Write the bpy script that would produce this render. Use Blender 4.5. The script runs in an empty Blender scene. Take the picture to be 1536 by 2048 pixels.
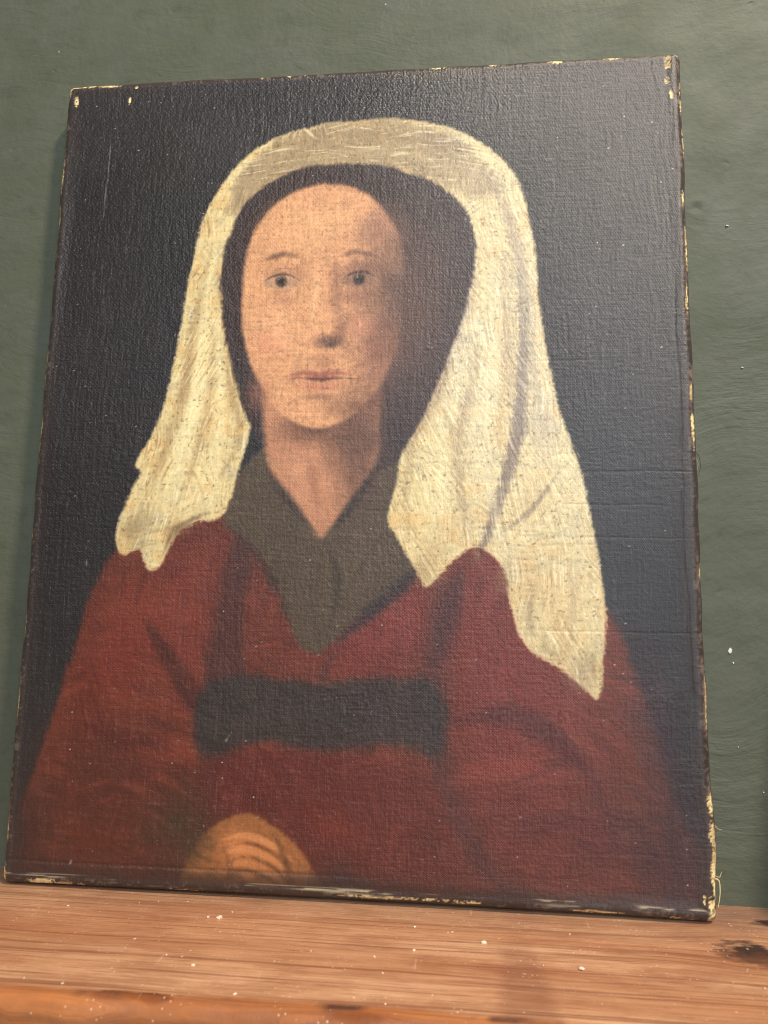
import bpy, bmesh, math, random
import numpy as np
from mathutils import Vector, Matrix

random.seed(4)
rng = np.random.default_rng(11)
scene = bpy.context.scene
COL = scene.collection

# ------------------------------------------------------------------ camera
cam_d = bpy.data.cameras.new('camera')
cam = bpy.data.objects.new('camera', cam_d); COL.objects.link(cam)
scene.camera = cam
yaw, pitch, roll = -0.0984515554, 0.123188425, 0.0159207367
cy_, sy_, cp_, sp_ = math.cos(yaw), math.sin(yaw), math.cos(pitch), math.sin(pitch)
fwd = Vector((sy_*cp_, cy_*cp_, sp_)); rt = Vector((cy_, -sy_, 0)); up = rt.cross(fwd)
rt2 = rt*math.cos(roll) + up*math.sin(roll); up2 = -rt*math.sin(roll) + up*math.cos(roll)
M = Matrix((rt2, up2, -fwd)).transposed().to_4x4()
M.translation = Vector((0.0606379, -0.440899, 0.1626131))
cam.matrix_world = M
cam_d.sensor_fit = 'VERTICAL'; cam_d.sensor_height = 36.0; cam_d.sensor_width = 27.0
cam_d.lens = 36.0*1460.73656/2048
cam_d.clip_start = 0.01; cam_d.clip_end = 50
cam_d.dof.use_dof = True
cam_d.dof.focus_distance = 0.465
cam_d.dof.aperture_fstop = 13.0

# ------------------------------------------------------------------ light
world = bpy.data.worlds.new('World'); scene.world = world
world.use_nodes = True
bg = world.node_tree.nodes['Background']
bg.inputs[0].default_value = (1.0, 0.95, 0.88, 1); bg.inputs[1].default_value = 0.14

def area(name, loc, target, sx, sy, watts, col):
    d = bpy.data.lights.new(name, 'AREA'); d.shape = 'RECTANGLE'; d.size = sx; d.size_y = sy
    d.energy = watts; d.color = col
    o = bpy.data.objects.new(name, d); COL.objects.link(o)
    o.location = loc
    o.rotation_euler = (Vector(target)-Vector(loc)).to_track_quat('-Z', 'Y').to_euler()
    return o
# a tall window behind the photographer to the right, a warm ceiling fitting above
area('window_light', (0.86, -2.3, 1.38), (0.1, 0, 0.3), 0.9, 1.6, 66, (0.82, 0.91, 1.0))
area('ceiling_light', (0.82, -0.92, 1.95), (0.1, -0.05, 0.2), 0.18, 0.18, 46, (1.0, 0.85, 0.66))
scene.view_settings.view_transform = 'Standard'
scene.view_settings.look = 'None'
scene.view_settings.exposure = 0.0
scene.view_settings.gamma = 1.0
scene.cycles.filter_width = 1.0

# ------------------------------------------------------------------ helpers
def tag(o, label=None, cat=None, kind=None, group=None):
    if label: o['label'] = label
    if cat: o['category'] = cat
    if kind: o['kind'] = kind
    if group: o['group'] = group
    return o

def link(name, me, mat=None, parent=None):
    o = bpy.data.objects.new(name, me); COL.objects.link(o)
    if mat: me.materials.append(mat)
    if parent: o.parent = parent
    return o

def grid_mesh(name, co, nu, nv, flip=False, smooth=True):
    """co: (nv,nu,3) array -> quad grid mesh"""
    me = bpy.data.meshes.new(name)
    n = nu*nv
    idx = np.arange(n, dtype=np.int32).reshape(nv, nu)
    q = np.stack([idx[:-1, :-1], idx[:-1, 1:], idx[1:, 1:], idx[1:, :-1]], -1).reshape(-1, 4)
    if flip: q = q[:, ::-1]
    me.vertices.add(n); me.vertices.foreach_set('co', np.ascontiguousarray(co, dtype=np.float32).ravel())
    me.loops.add(q.size); me.loops.foreach_set('vertex_index', np.ascontiguousarray(q).ravel())
    me.polygons.add(len(q)); me.polygons.foreach_set('loop_start', np.arange(0, q.size, 4, dtype=np.int32))
    me.polygons.foreach_set('use_smooth', np.full(len(q), smooth, dtype=bool))
    me.update(calc_edges=True)
    return me

def lattice(scale_x, scale_y, X, Y, seed):
    """smooth value noise at arbitrary coordinates, roughly 0..1"""
    r = np.random.default_rng(seed)
    gx = X/scale_x; gy = Y/scale_y
    gx = gx-gx.min()+1; gy = gy-gy.min()+1
    nx = int(gx.max())+3; ny = int(gy.max())+3
    L = r.random((ny, nx)).astype(np.float32)
    ix = gx.astype(np.int32); iy = gy.astype(np.int32)
    fx = (gx-ix).astype(np.float32); fy = (gy-iy).astype(np.float32)
    fx = fx*fx*(3-2*fx); fy = fy*fy*(3-2*fy)
    a = L[iy, ix]*(1-fx)+L[iy, ix+1]*fx
    b = L[iy+1, ix]*(1-fx)+L[iy+1, ix+1]*fx
    return a*(1-fy)+b*fy

def fbm(scale, X, Y, seed, octv=3, ax=1.0, ay=1.0):
    t = 0; w = 0
    for k in range(octv):
        t = t+lattice(scale*ax/2**k, scale*ay/2**k, X, Y, seed+k*17)*0.6**k; w += 0.6**k
    return t/w

def sstep(a, b, x):
    t = np.clip((x-a)/(b-a), 0, 1)
    return t*t*(3-2*t)

# node shortcuts
class NT:
    def __init__(self, name):
        self.m = bpy.data.materials.new(name); self.m.use_nodes = True
        self.t = self.m.node_tree; self.p = self.t.nodes['Principled BSDF']
    def n(self, typ, **kw):
        o = self.t.nodes.new(typ)
        for k, v in kw.items():
            if k.startswith('i_'):
                key = k[2:]
                key = int(key) if key.isdigit() else key.replace('_', ' ')
                if isinstance(v, bpy.types.NodeSocket): self.t.links.new(v, o.inputs[key])
                else: o.inputs[key].default_value = v
            else: setattr(o, k, v)
        return o
    def l(self, a, b): self.t.links.new(a, b)
    def math(self, op, a, b=0.0, c=None, clamp=False):
        o = self.n('ShaderNodeMath', operation=op, use_clamp=clamp)
        for i, v in enumerate((a, b, c)):
            if v is None: continue
            if isinstance(v, bpy.types.NodeSocket): self.l(v, o.inputs[i])
            else: o.inputs[i].default_value = v
        return o.outputs[0]
    def ramp(self, fac, stops):
        o = self.n('ShaderNodeValToRGB'); self.l(fac, o.inputs[0]); e = o.color_ramp.elements
        while len(e) < len(stops): e.new(0.5)
        for k, (p, c) in enumerate(stops):
            e[k].position = p
            e[k].color = (c, c, c, 1) if isinstance(c, (int, float)) else (*c, 1)
        return o.outputs[0]
    def mix(self, fac, a, b, typ='MIX'):
        o = self.n('ShaderNodeMix', data_type='RGBA', blend_type=typ)
        for s, v in ((o.inputs[0], fac), (o.inputs[6], a), (o.inputs[7], b)):
            if isinstance(v, bpy.types.NodeSocket): self.l(v, s)
            elif isinstance(v, tuple): s.default_value = (*v, 1) if len(v) == 3 else v
            else: s.default_value = v
        return o.outputs[2]
    def coords(self, scale=(1, 1, 1), loc=(0, 0, 0), rot=(0, 0, 0), src=None):
        if src is None: src = self.n('ShaderNodeTexCoord').outputs['Object']
        o = self.n('ShaderNodeMapping'); self.l(src, o.inputs[0])
        o.inputs['Location'].default_value = loc; o.inputs['Rotation'].default_value = rot; o.inputs['Scale'].default_value = scale
        return o.outputs[0]
    def noise(self, vec, scale=1.0, detail=3.0, rough=0.55, dist=0.0):
        o = self.n('ShaderNodeTexNoise'); self.l(vec, o.inputs['Vector'])
        o.inputs['Scale'].default_value = scale; o.inputs['Detail'].default_value = detail
        o.inputs['Roughness'].default_value = rough; o.inputs['Distortion'].default_value = dist
        return o.outputs[0]
    def voro(self, vec, scale=1.0, out='Distance', rand=1.0):
        o = self.n('ShaderNodeTexVoronoi'); self.l(vec, o.inputs['Vector'])
        o.inputs['Scale'].default_value = scale; o.inputs['Randomness'].default_value = rand
        return o.outputs[out]
    def bump(self, h, dist, strength=1.0, normal=None):
        o = self.n('ShaderNodeBump'); self.l(h, o.inputs['Height'])
        o.inputs['Distance'].default_value = dist; o.inputs['Strength'].default_value = strength
        if normal: self.l(normal, o.inputs['Normal'])
        return o.outputs[0]

def srgb(r, g, b):
    f = lambda c: c/12.92 if c <= 0.04045 else ((c+0.055)/1.055)**2.4
    return (f(r/255), f(g/255), f(b/255))

# ------------------------------------------------------------------ materials
def mat_wall():
    k = NT('green_plaster'); v = k.coords()
    big = k.noise(v, 5, 3); mid = k.noise(v, 22, 4)
    c = k.mix(k.ramp(big, [(0.3, 0.0), (0.7, 1.0)]), srgb(84, 87, 71), srgb(91, 94, 78))
    c = k.mix(k.ramp(mid, [(0.45, 0.0), (0.8, 0.55)]), c, srgb(99, 100, 92))
    st = k.noise(k.coords((7, 7, 30), rot=(0, math.radians(18), 0)), 3, 3)
    c = k.mix(k.ramp(st, [(0.52, 0.0), (0.85, 0.5)]), c, srgb(76, 80, 66))
    speck = k.voro(v, 70)
    pick = k.ramp(k.noise(v, 130, 1), [(0.63, 0.0), (0.68, 1.0)])
    c = k.mix(k.math('MULTIPLY', k.ramp(speck, [(0.02, 1.0), (0.06, 0.0)]), pick), c, srgb(175, 176, 168))
    scf = k.ramp(k.voro(k.coords((18, 18, 150), rot=(0, math.radians(-24), 0), src=v), 1.0), [(0.02, 1.0), (0.07, 0.0)])
    scf = k.math('MULTIPLY', scf, k.ramp(k.noise(v, 16, 2), [(0.56, 0.0), (0.62, 0.35)]))
    c = k.mix(scf, c, srgb(140, 142, 132))
    drt = k.ramp(k.noise(v, 48, 5, 0.7), [(0.56, 0.0), (0.74, 0.5)])
    c = k.mix(drt, c, srgb(66, 69, 58))
    k.l(c, k.p.inputs['Base Color'])
    k.l(k.ramp(k.noise(v, 26, 4), [(0.3, 0.58), (0.7, 0.74)]), k.p.inputs['Roughness'])
    k.p.inputs['Specular IOR Level'].default_value = 0.3
    # brushed plaster: ridges swept across, fine lines, pits
    wv = k.n('ShaderNodeVectorMath', operation='ADD'); k.l(v, wv.inputs[0])
    wn = k.n('ShaderNodeTexNoise'); k.l(v, wn.inputs['Vector']); wn.inputs['Scale'].default_value = 6
    ws = k.n('ShaderNodeVectorMath', operation='SCALE'); k.l(wn.outputs['Color'], ws.inputs[0]); ws.inputs['Scale'].default_value = 0.10
    k.l(ws.outputs[0], wv.inputs[1]); wv = wv.outputs[0]
    rid1 = k.noise(k.coords((26, 26, 120), rot=(0, math.radians(-12), 0), src=wv), 1.0, 4, 0.6, 0.4)
    rid2 = k.noise(k.coords((28, 28, 110), rot=(0, math.radians(38), 0), src=wv), 1.0, 4, 0.6, 0.4)
    sel = k.ramp(k.noise(v, 4.5, 1), [(0.44, 0.0), (0.56, 1.0)])
    rid = k.math('ADD', k.math('MULTIPLY', rid1, sel), k.math('MULTIPLY', rid2, k.math('SUBTRACT', 1.0, sel)))
    fine = k.noise(k.coords((120, 120, 420), rot=(0, math.radians(-9), 0), src=wv), 1.0, 3)
    grit = k.noise(v, 260, 4, 0.6)
    lump = k.noise(v, 30, 3)
    pits = k.ramp(k.voro(k.coords((90, 90, 130), rot=(0, 0.5, 0), src=wv), 1.0), [(0.05, 0.0), (0.20, 1.0)])
    pm = k.ramp(k.noise(v, 34, 2), [(0.56, 0.0), (0.66, 1.0)])
    pit = k.math('SUBTRACT', 1.0, k.math('MULTIPLY', k.math('SUBTRACT', 1.0, pits), pm))
    patch = k.ramp(k.noise(v, 9, 2), [(0.35, 0.25), (0.65, 1.0)])
    h = k.math('MULTIPLY', k.math('ADD', k.math('MULTIPLY', rid, 0.75), k.math('MULTIPLY', fine, 0.16)), patch)
    h = k.math('ADD', h, k.math('MULTIPLY', lump, 0.8))
    h = k.math('ADD', h, k.math('MULTIPLY', grit, 0.26))
    h = k.math('ADD', h, k.math('MULTIPLY', pit, 0.28))
    k.l(k.bump(h, 0.0015, 0.9), k.p.inputs['Normal'])
    return k.m

def mat_wood():
    k = NT('old_varnished_pine')
    src = k.n('ShaderNodeTexCoord').outputs['Object']
    sp = k.n('ShaderNodeSeparateXYZ'); k.l(src, sp.inputs[0]); X, Y, Z = sp.outputs
    # knots bend the grain round themselves
    def blob(cx, cy, rx, ry):
        dx = k.math('DIVIDE', k.math('SUBTRACT', X, cx), rx); dy = k.math('DIVIDE', k.math('SUBTRACT', Y, cy), ry)
        d2 = k.math('ADD', k.math('MULTIPLY', dx, dx), k.math('MULTIPLY', dy, dy))
        return d2, dy, k.math('POWER', 2.718, k.math('MULTIPLY', d2, -1.0))
    knots = [(0.200, -0.056, 0.024, 0.021), (0.226, -0.020, 0.022, 0.008), (-0.075, -0.128, 0.035, 0.005), (0.02, -0.131, 0.02, 0.005), (-0.42, -0.07, 0.04, 0.015), (0.41, -0.09, 0.04, 0.013)]
    Yb = Y; dark = None; knz = k.noise(k.coords((90, 200, 90)), 1.0, 3)
    for (cx, cy, rx, ry) in knots:
        d2, dy, g = blob(cx, cy, rx, ry)
        Yb = k.math('ADD', Yb, k.math('MULTIPLY', k.math('MULTIPLY', dy, g), -ry*0.6))
        cen = k.ramp(k.math('ADD', d2, k.math('MULTIPLY', k.math('SUBTRACT', knz, 0.5), 1.1)), [(0.16, 1.0), (0.42, 0.0)])
        dark = cen if dark is None else k.math('MAXIMUM', dark, cen)
    wob = k.noise(k.coords((4.5, 14, 14)), 1.0, 4)
    Yw = k.math('ADD', Yb, k.math('MULTIPLY', wob, 0.006))
    Yw = k.math('SUBTRACT', Yw, k.math('MULTIPLY', Z, 0.7))
    cb = k.n('ShaderNodeCombineXYZ'); k.l(X, cb.inputs[0]); k.l(Yw, cb.inputs[1])
    gv = cb.outputs[0]
    g1 = k.noise(k.coords((3.2, 330, 1), src=gv), 1.0, 3, 0.55)      # growth lines
    g2 = k.noise(k.coords((12, 560, 1), src=gv), 1.0, 3, 0.6)        # fibres
    g3 = k.noise(k.coords((3.5, 30, 1), src=gv), 1.0, 4, 0.6)            # broad bands
    blot = k.noise(k.coords((14, 30, 14)), 1.0, 5, 0.65)
    c = k.mix(k.ramp(g3, [(0.3, 0.0), (0.7, 1.0)]), srgb(178, 118, 80), srgb(222, 174, 134))
    c = k.mix(k.ramp(g1, [(0.54, 0.0), (0.62, 0.62), (0.74, 0.3)]), c, srgb(112, 62, 38))
    c = k.mix(k.ramp(g2, [(0.45, 0.0), (0.8, 0.45)]), c, srgb(148, 98, 72))
    c = k.mix(k.ramp(blot, [(0.5, 0.0), (0.70, 0.7)]), c, srgb(150, 92, 64))
    pale = k.noise(k.coords((9, 70, 16), loc=(3, 1, 0)), 1.0, 4, 0.65)
    c = k.mix(k.ramp(pale, [(0.52, 0.0), (0.72, 0.5)]), c, srgb(228, 180, 142))
    # grey grime toward the wall where nobody wipes
    gr = k.math('MULTIPLY', k.ramp(k.math('MULTIPLY', k.math('ADD', Y, 0.06), 16.0), [(0.1, 0.0), (0.85, 1.0)]), k.ramp(blot, [(0.25, 0.35), (0.6, 0.9)]))
    c = k.mix(gr, c, srgb(136, 106, 88))
    pore = k.ramp(k.noise(k.coords((40, 1100, 1), src=gv), 1.0, 2), [(0.60, 0.0), (0.72, 0.7)])
    c = k.mix(pore, c, srgb(120, 72, 48))
    # a dark soaked-in stain across the boards
    d2, _, g = blob(0.091, -0.12, 0.014, 0.075)
    d2 = k.math('ADD', d2, k.math('MULTIPLY', k.math('SUBTRACT', knz, 0.5), 0.9))
    c = k.mix(k.math('MULTIPLY', k.ramp(d2, [(0.3, 1.0), (1.2, 0.0)]), 0.42), c, srgb(120, 72, 58))
    halo = None
    c = k.mix(k.math('MULTIPLY', dark, 0.95), c, srgb(50, 33, 33))
    # amber varnish kept on the rounded nosing, worn off on top
    nose = k.math('ADD', k.math('MULTIPLY', k.math('SUBTRACT', 0.0, Y), 1.0), k.math('MULTIPLY', k.math('SUBTRACT', wob, 0.5), 0.016))
    nm = k.ramp(k.math('MULTIPLY', k.math('SUBTRACT', nose, 0.123), 60.0), [(0.0, 0.0), (0.25, 1.0)])
    amber = k.mix(k.ramp(g1, [(0.42, 0.0), (0.6, 1.0)]), srgb(186, 112, 56), srgb(118, 60, 30))
    c = k.mix(k.math('MULTIPLY', nm, 0.85), c, amber)
    rim = k.ramp(k.math('ABSOLUTE', k.math('MULTIPLY', k.math('SUBTRACT', nose, 0.1265), 200.0)), [(0.15, 1.0), (0.7, 0.0)])
    rim = k.math('MULTIPLY', rim, k.ramp(k.noise(k.coords((30, 30, 30)), 1.0, 3), [(0.5, 0.0), (0.62, 0.85)]))
    c = k.mix(rim, c, srgb(66, 44, 44))
    # plaster dust, flecks and scuffs
    sv = k.coords((1, 0.75, 1))
    fl = k.ramp(k.voro(sv, 150), [(0.05, 1.0), (0.13, 0.0)])
    fl = k.math('MULTIPLY', fl, k.ramp(k.noise(sv, 95, 1), [(0.60, 0.0), (0.66, 0.9)]))
    c = k.mix(fl, c, srgb(245, 226, 205))
    fl2 = k.ramp(k.voro(sv, 380), [(0.08, 1.0), (0.22, 0.0)])
    fl2 = k.math('MULTIPLY', fl2, k.ramp(k.noise(sv, 60, 3), [(0.48, 0.0), (0.60, 0.7)]))
    c = k.mix(fl2, c, srgb(230, 196, 168))
    scv = k.coords((150, 16, 1), rot=(0, 0, math.radians(-32)))
    sc = k.ramp(k.voro(scv, 1.0), [(0.03, 1.0), (0.10, 0.0)])
    sc = k.math('MULTIPLY', sc, k.ramp(k.noise(sv, 40, 2), [(0.50, 0.0), (0.60, 0.65)]))
    c = k.mix(sc, c, srgb(232, 196, 170))
    mot = k.noise(k.coords((24, 170, 1), src=gv), 1.0, 5, 0.7)
    c = k.mix(k.ramp(mot, [(0.40, 0.38), (0.55, 0.0)]), c, srgb(150, 96, 66))
    k.l(c, k.p.inputs['Base Color'])
    k.l(k.ramp(k.noise(sv, 30, 4), [(0.3, 0.34), (0.7, 0.62)]), k.p.inputs['Roughness'])
    k.p.inputs['Specular IOR Level'].default_value = 0.4
    h = k.math('ADD', k.math('MULTIPLY', g1, -0.5), k.math('MULTIPLY', g2, 0.5))
    h = k.math('ADD', h, k.math('MULTIPLY', k.noise(sv, 300, 3), 0.35))
    h = k.math('ADD', h, k.math('MULTIPLY', fl, 0.6))
    k.l(k.bump(h, 0.0006, 0.9), k.p.inputs['Normal'])
    return k.m

def mat_canvas():
    k = NT('oil_paint_on_linen')
    a = k.n('ShaderNodeAttribute', attribute_name='paint')
    w = k.n('ShaderNodeAttribute', attribute_name='wear')
    ws = k.n('ShaderNodeSeparateColor'); k.l(w.outputs['Color'], ws.inputs[0])   # r: impasto (no weave), g: bare ground, b: gloss
    v = k.coords()
    # linen: warp and weft threads, uneven
    wob = k.noise(v, 60, 2)
    def threads(axis, seed):
        s = k.n('ShaderNodeSeparateXYZ'); k.l(v, s.inputs[0])
        t = k.math('ADD', s.outputs[axis], k.math('MULTIPLY', wob, 0.0014))
        return k.math('SINE', k.math('MULTIPLY', t, 2*math.pi/0.00085))
    tx = threads(0, 1); tz = threads(2, 2)
    sx = k.noise(k.coords((1150, 1, 55)), 1.0, 2); sz = k.noise(k.coords((55, 1, 1150)), 1.0, 2)
    weave = k.math('ADD', k.math('MULTIPLY', k.math('MULTIPLY', tx, tz), 0.35), k.math('ADD', k.math('MULTIPLY', sx, 1.0), k.math('MULTIPLY', sz, 1.0)))
    keep = k.math('SUBTRACT', 1.0, k.math('MULTIPLY', ws.outputs[0], 0.75))
    grain = k.noise(k.coords((1, 1, 0.6)), 820, 3, 0.75)
    h = k.math('ADD', k.math('MULTIPLY', weave, keep), k.math('MULTIPLY', grain, 1.7))
    c = a.outputs['Color']
    # pigment sits thinner on thread tops
    thin = k.ramp(weave, [(0.62, 0.0), (1.0, 1.0)])
    c = k.mix(k.math('MULTIPLY', thin, 0.22), c, (0.55, 0.5, 0.45), 'OVERLAY')
    # dust specks
    sp = k.ramp(k.voro(v, 120), [(0.03, 1.0), (0.075, 0.0)])
    sp = k.math('MULTIPLY', sp, k.ramp(k.noise(v, 210, 1), [(0.60, 0.0), (0.66, 0.8)]))
    c = k.mix(sp, c, srgb(196, 186, 176))
    k.l(c, k.p.inputs['Base Color'])
    rg = k.math('ADD', k.math('MULTIPLY', k.noise(v, 14, 4), 0.28), 0.17)
    rg = k.math('ADD', rg, k.math('MULTIPLY', ws.outputs[1], 0.35), clamp=True)
    k.l(rg, k.p.inputs['Roughness'])
    k.p.inputs['Specular IOR Level'].default_value = 0.5
    k.l(k.bump(h, 0.00017, 0.8), k.p.inputs['Normal'])
    return k.m

def mat_plain(name, c, rough=0.8):
    k = NT(name); v = k.coords()
    n = k.noise(v, 300, 3)
    k.l(k.mix(n, tuple(x*0.75 for x in c), tuple(min(1, x*1.2) for x in c)), k.p.inputs['Base Color'])
    k.p.inputs['Roughness'].default_value = rough
    k.l(k.bump(k.noise(v, 500, 3), 0.0003, 0.6), k.p.inputs['Normal'])
    return k.m

M_WALL, M_WOOD, M_CANVAS = mat_wall(), mat_wood(), mat_canvas()
M_BAR = mat_plain('raw_stretcher_wood', srgb(170, 130, 88))
M_CHALK = mat_plain('white_plaster_chip', srgb(222, 220, 208))
M_CRUMB = mat_plain('cream_plaster_crumb', srgb(238, 214, 188))
M_GROUND = mat_plain('cream_priming', srgb(232, 208, 150))
M_FIBRE = mat_plain('linen_fibre', srgb(190, 165, 120))
M_DARKFIBRE = mat_plain('dark_hair_fibre', srgb(50, 40, 34))

# ------------------------------------------------------------------ setting: wall
def build_wall():
    # a slightly uneven plastered wall: dense where the picture looks, coarse beyond
    xs = np.concatenate([np.linspace(-1.6, -0.4, 12, endpoint=False), np.linspace(-0.4, 0.42, 420), np.linspace(0.42, 1.8, 14)[1:]])
    zs = np.concatenate([np.linspace(-0.9, -0.05, 9, endpoint=False), np.linspace(-0.05, 0.72, 400), np.linspace(0.72, 2.4, 16)[1:]])
    X, Z = np.meshgrid(xs, zs)
    rip = fbm(0.11, X, Z, 50, 3)-0.5
    trow = fbm(0.03, X*math.cos(0.3)+Z*math.sin(0.3), -X*math.sin(0.3)+Z*math.cos(0.3), 70, 3, 2.2, 0.6)-0.5
    Y = 0.0008+0.0016*np.clip(rip, -0.45, 0.45)+0.0011*trow
    Y = np.maximum(Y, 0.00005)
    # an old filled nail hole beside the picture
    d = np.hypot(X-0.2085, (Z-0.4085)*1.2)
    d = d*(1+0.5*(lattice(0.004, 0.004, X, Z, 77)-0.5))
    Y = Y+0.0013*np.exp(-(d/0.0024)**2)-0.0003*np.exp(-((d-0.005)/0.003)**2)
    me = grid_mesh('wall', np.stack([X, Y, Z], -1), len(xs), len(zs))
    o = link('wall', me, M_WALL)
    return tag(o, 'green grey painted plaster wall with brush marks and small pits', kind='structure')
wall = build_wall()

def chip(name, loc, r, mat, parent, seed, thick=0.0006, squash=1.0, ang=0.0):
    rr = random.Random(seed); bm = bmesh.new(); n = 9
    ring = []
    for i in range(n):
        a = 2*math.pi*i/n; q = r*rr.uniform(0.6, 1.1)
        x, z = math.cos(a)*q, math.sin(a)*q*squash
        ring.append((x*math.cos(ang)-z*math.sin(ang), x*math.sin(ang)+z*math.cos(ang)))
    b = [bm.verts.new((x, 0.0004, z)) for x, z in ring]
    f = [bm.verts.new((x*0.75, -thick*rr.uniform(0.7, 1.2), z*0.75)) for x, z in ring]
    c = bm.verts.new((0, -thick*1.25, 0))
    for i in range(n):
        j = (i+1) % n
        bm.faces.new((b[i], b[j], f[j], f[i])); bm.faces.new((f[i], f[j], c))
    bmesh.ops.recalc_face_normals(bm, faces=bm.faces)
    me = bpy.data.meshes.new(name); bm.to_mesh(me); bm.free()
    o = link(name, me, mat, parent); o.location = loc
    return o
for i, (x, z, r, sq, an) in enumerate([(0.2172, 0.1385, 0.0016, 1.5, -0.5), (0.2187, 0.1315, 0.0008, 1.2, 0.2), (0.2195, 0.0850, 0.0005, 1.0, 0), (0.2320, 0.061, 0.0005, 1, 0),
                                       (-0.1985, 0.4770, 0.0018, 1.6, 0.5), (-0.195, 0.4855, 0.0009, 1, 0), (0.226, 0.3955, 0.0012, 0.4, 0), (0.231, 0.3055, 0.0012, 0.35, 0)]):
    chip('paint_chip', (x, 0.0009, z), r, M_CHALK, wall, 30+i, squash=sq, ang=an)

# ------------------------------------------------------------------ setting: shelf
def build_shelf():
    D, TH, R = 0.134, 0.030, 0.007
    prof = [(0.002, 0.0)]
    for y in np.linspace(-0.004, -(D-R), 70): prof.append((float(y), 0.0))
    for a in np.linspace(0, math.pi/2, 8)[1:]: prof.append((-(D-R)-R*math.sin(a), -R+R*math.cos(a)))
    for z in np.linspace(-R, -TH+R, 6)[1:]: prof.append((-D, float(z)))
    for a in np.linspace(0, math.pi/2, 6)[1:]: prof.append((-(D-R)-R*math.cos(a), -TH+R-R*math.sin(a)))
    prof.append((0.002, -TH))
    prof = np.array(prof)
    xs = np.concatenate([np.linspace(-0.75, -0.26, 10, endpoint=False), np.linspace(-0.26, 0.30, 220), np.linspace(0.30, 0.8, 10)[1:]])
    XX = np.repeat(xs[None, :], len(prof), 0)
    YY = np.repeat(prof[:, :1], len(xs), 1); ZZ = np.repeat(prof[:, 1:], len(xs), 1)
    under = (np.arange(len(prof)) >= len(prof)-1)[:, None]
    wear = (fbm(0.05, XX, YY, 90, 3, 3, 1)-0.5)
    frontish = sstep(-0.10, -0.134, YY)
    ZZ = ZZ-np.where(under, 0, 0.0006*np.abs(wear)+0.0025*np.clip(wear, 0, 1)*frontish)
    YY = YY+np.where(under, 0, 0.004*np.clip(fbm(0.03, XX, ZZ, 95, 3)-0.5, -0.5, 0.5)*sstep(-0.12, -0.134, YY))
    me = grid_mesh('wooden_shelf', np.stack([XX, YY, ZZ], -1), len(xs), len(prof), flip=True)
    # ends
    bm = bmesh.new(); bm.from_mesh(me); bm.verts.ensure_lookup_table(); nx = len(xs)
    bm.faces.new([bm.verts[i*nx] for i in range(len(prof))])
    bm.faces.new([bm.verts[i*nx+nx-1] for i in reversed(range(len(prof)))])
    bm.to_mesh(me); bm.free()
    o = link('wooden_shelf', me, M_WOOD)
    return tag(o, 'worn reddish pine shelf board with knots and white flecks, under the leaning painting', 'shelf')
shelf = build_shelf()

def crumbs():
    rr = random.Random(8); bm = bmesh.new()
    spots = [(-0.0655, -0.052, .0010), (-0.0595, -0.052, .0014), (0.075, -0.062, .0012), (0.118, -0.082, .0013), (0.042, -0.074, .0009)]
    for i in range(24): spots.append((rr.uniform(-0.21, 0.24), rr.uniform(-0.125, -0.036), rr.choice((.0003, .0004, .0005, .0007))))
    for x, y, r in spots:
        m = Matrix.Translation((x, y, r*0.35)) @ Matrix.Rotation(rr.uniform(0, 6), 4, 'Z') @ Matrix.Diagonal((r*rr.uniform(.7, 1.5), r, r*.6, 1))
        v = bmesh.ops.create_icosphere(bm, subdivisions=1, radius=1.0, matrix=m)['verts']
        for q in v: q.co += Vector((rr.uniform(-.25, .25), rr.uniform(-.25, .25), rr.uniform(-.15, .15)))*r
    me = bpy.data.meshes.new('plaster_crumbs'); bm.to_mesh(me); bm.free()
    o = link('plaster_crumbs', me, M_CRUMB)
    tag(o, 'tiny white plaster crumbs scattered over the pine shelf', kind='stuff')
crumbs()

# ------------------------------------------------------------------ the painting
W, H, T = 392.9, 500.0, 18.0           # mm
RAD = 5.5; ARC = RAD*math.pi/2; SIDE = 13.5
LEAN = math.asin(0.00889856/0.5)
painting = bpy.data.objects.new('oil_painting', None); COL.objects.link(painting)
painting.location = (0, -0.0092, 0.0003); painting.rotation_euler = (-LEAN, 0, 0)
painting.empty_display_size = 0.05
tag(painting, 'unframed old oil portrait of a woman in cream headscarf and red dress, leaning on shelf', 'painting')

# surface parameters, mm; (0,0) is the top left of the flat picture, y runs down
def axis(L, step):
    core = np.arange(RAD, L-RAD, step)
    ext = np.concatenate([np.linspace(0, ARC, 11)[1:], ARC+np.linspace(0, SIDE, 15)[1:]])
    return np.concatenate([RAD-ext[::-1], core, [L-RAD], L-RAD+ext])
us = axis(W, 0.50); vs = axis(H, 0.50)
U, V = np.meshgrid(us.astype(np.float32), vs.astype(np.float32))
NX, NY = len(us), len(vs)

# ---- painter -----------------------------------------------------
SX = np.arange(-20, W+21, 1.0, dtype=np.float32); SY = np.arange(-20, H+21, 1.0, dtype=np.float32)
SXX, SYY = np.meshgrid(SX, SY)
def bil(A):
    gx = np.clip((U-SX[0]), 0, len(SX)-1.001); gy = np.clip((V-SY[0]), 0, len(SY)-1.001)
    ix = gx.astype(np.int32); iy = gy.astype(np.int32); fx = gx-ix; fy = gy-iy
    return (A[iy, ix]*(1-fx)+A[iy, ix+1]*fx)*(1-fy)+(A[iy+1, ix]*(1-fx)+A[iy+1, ix+1]*fx)*fy

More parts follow.
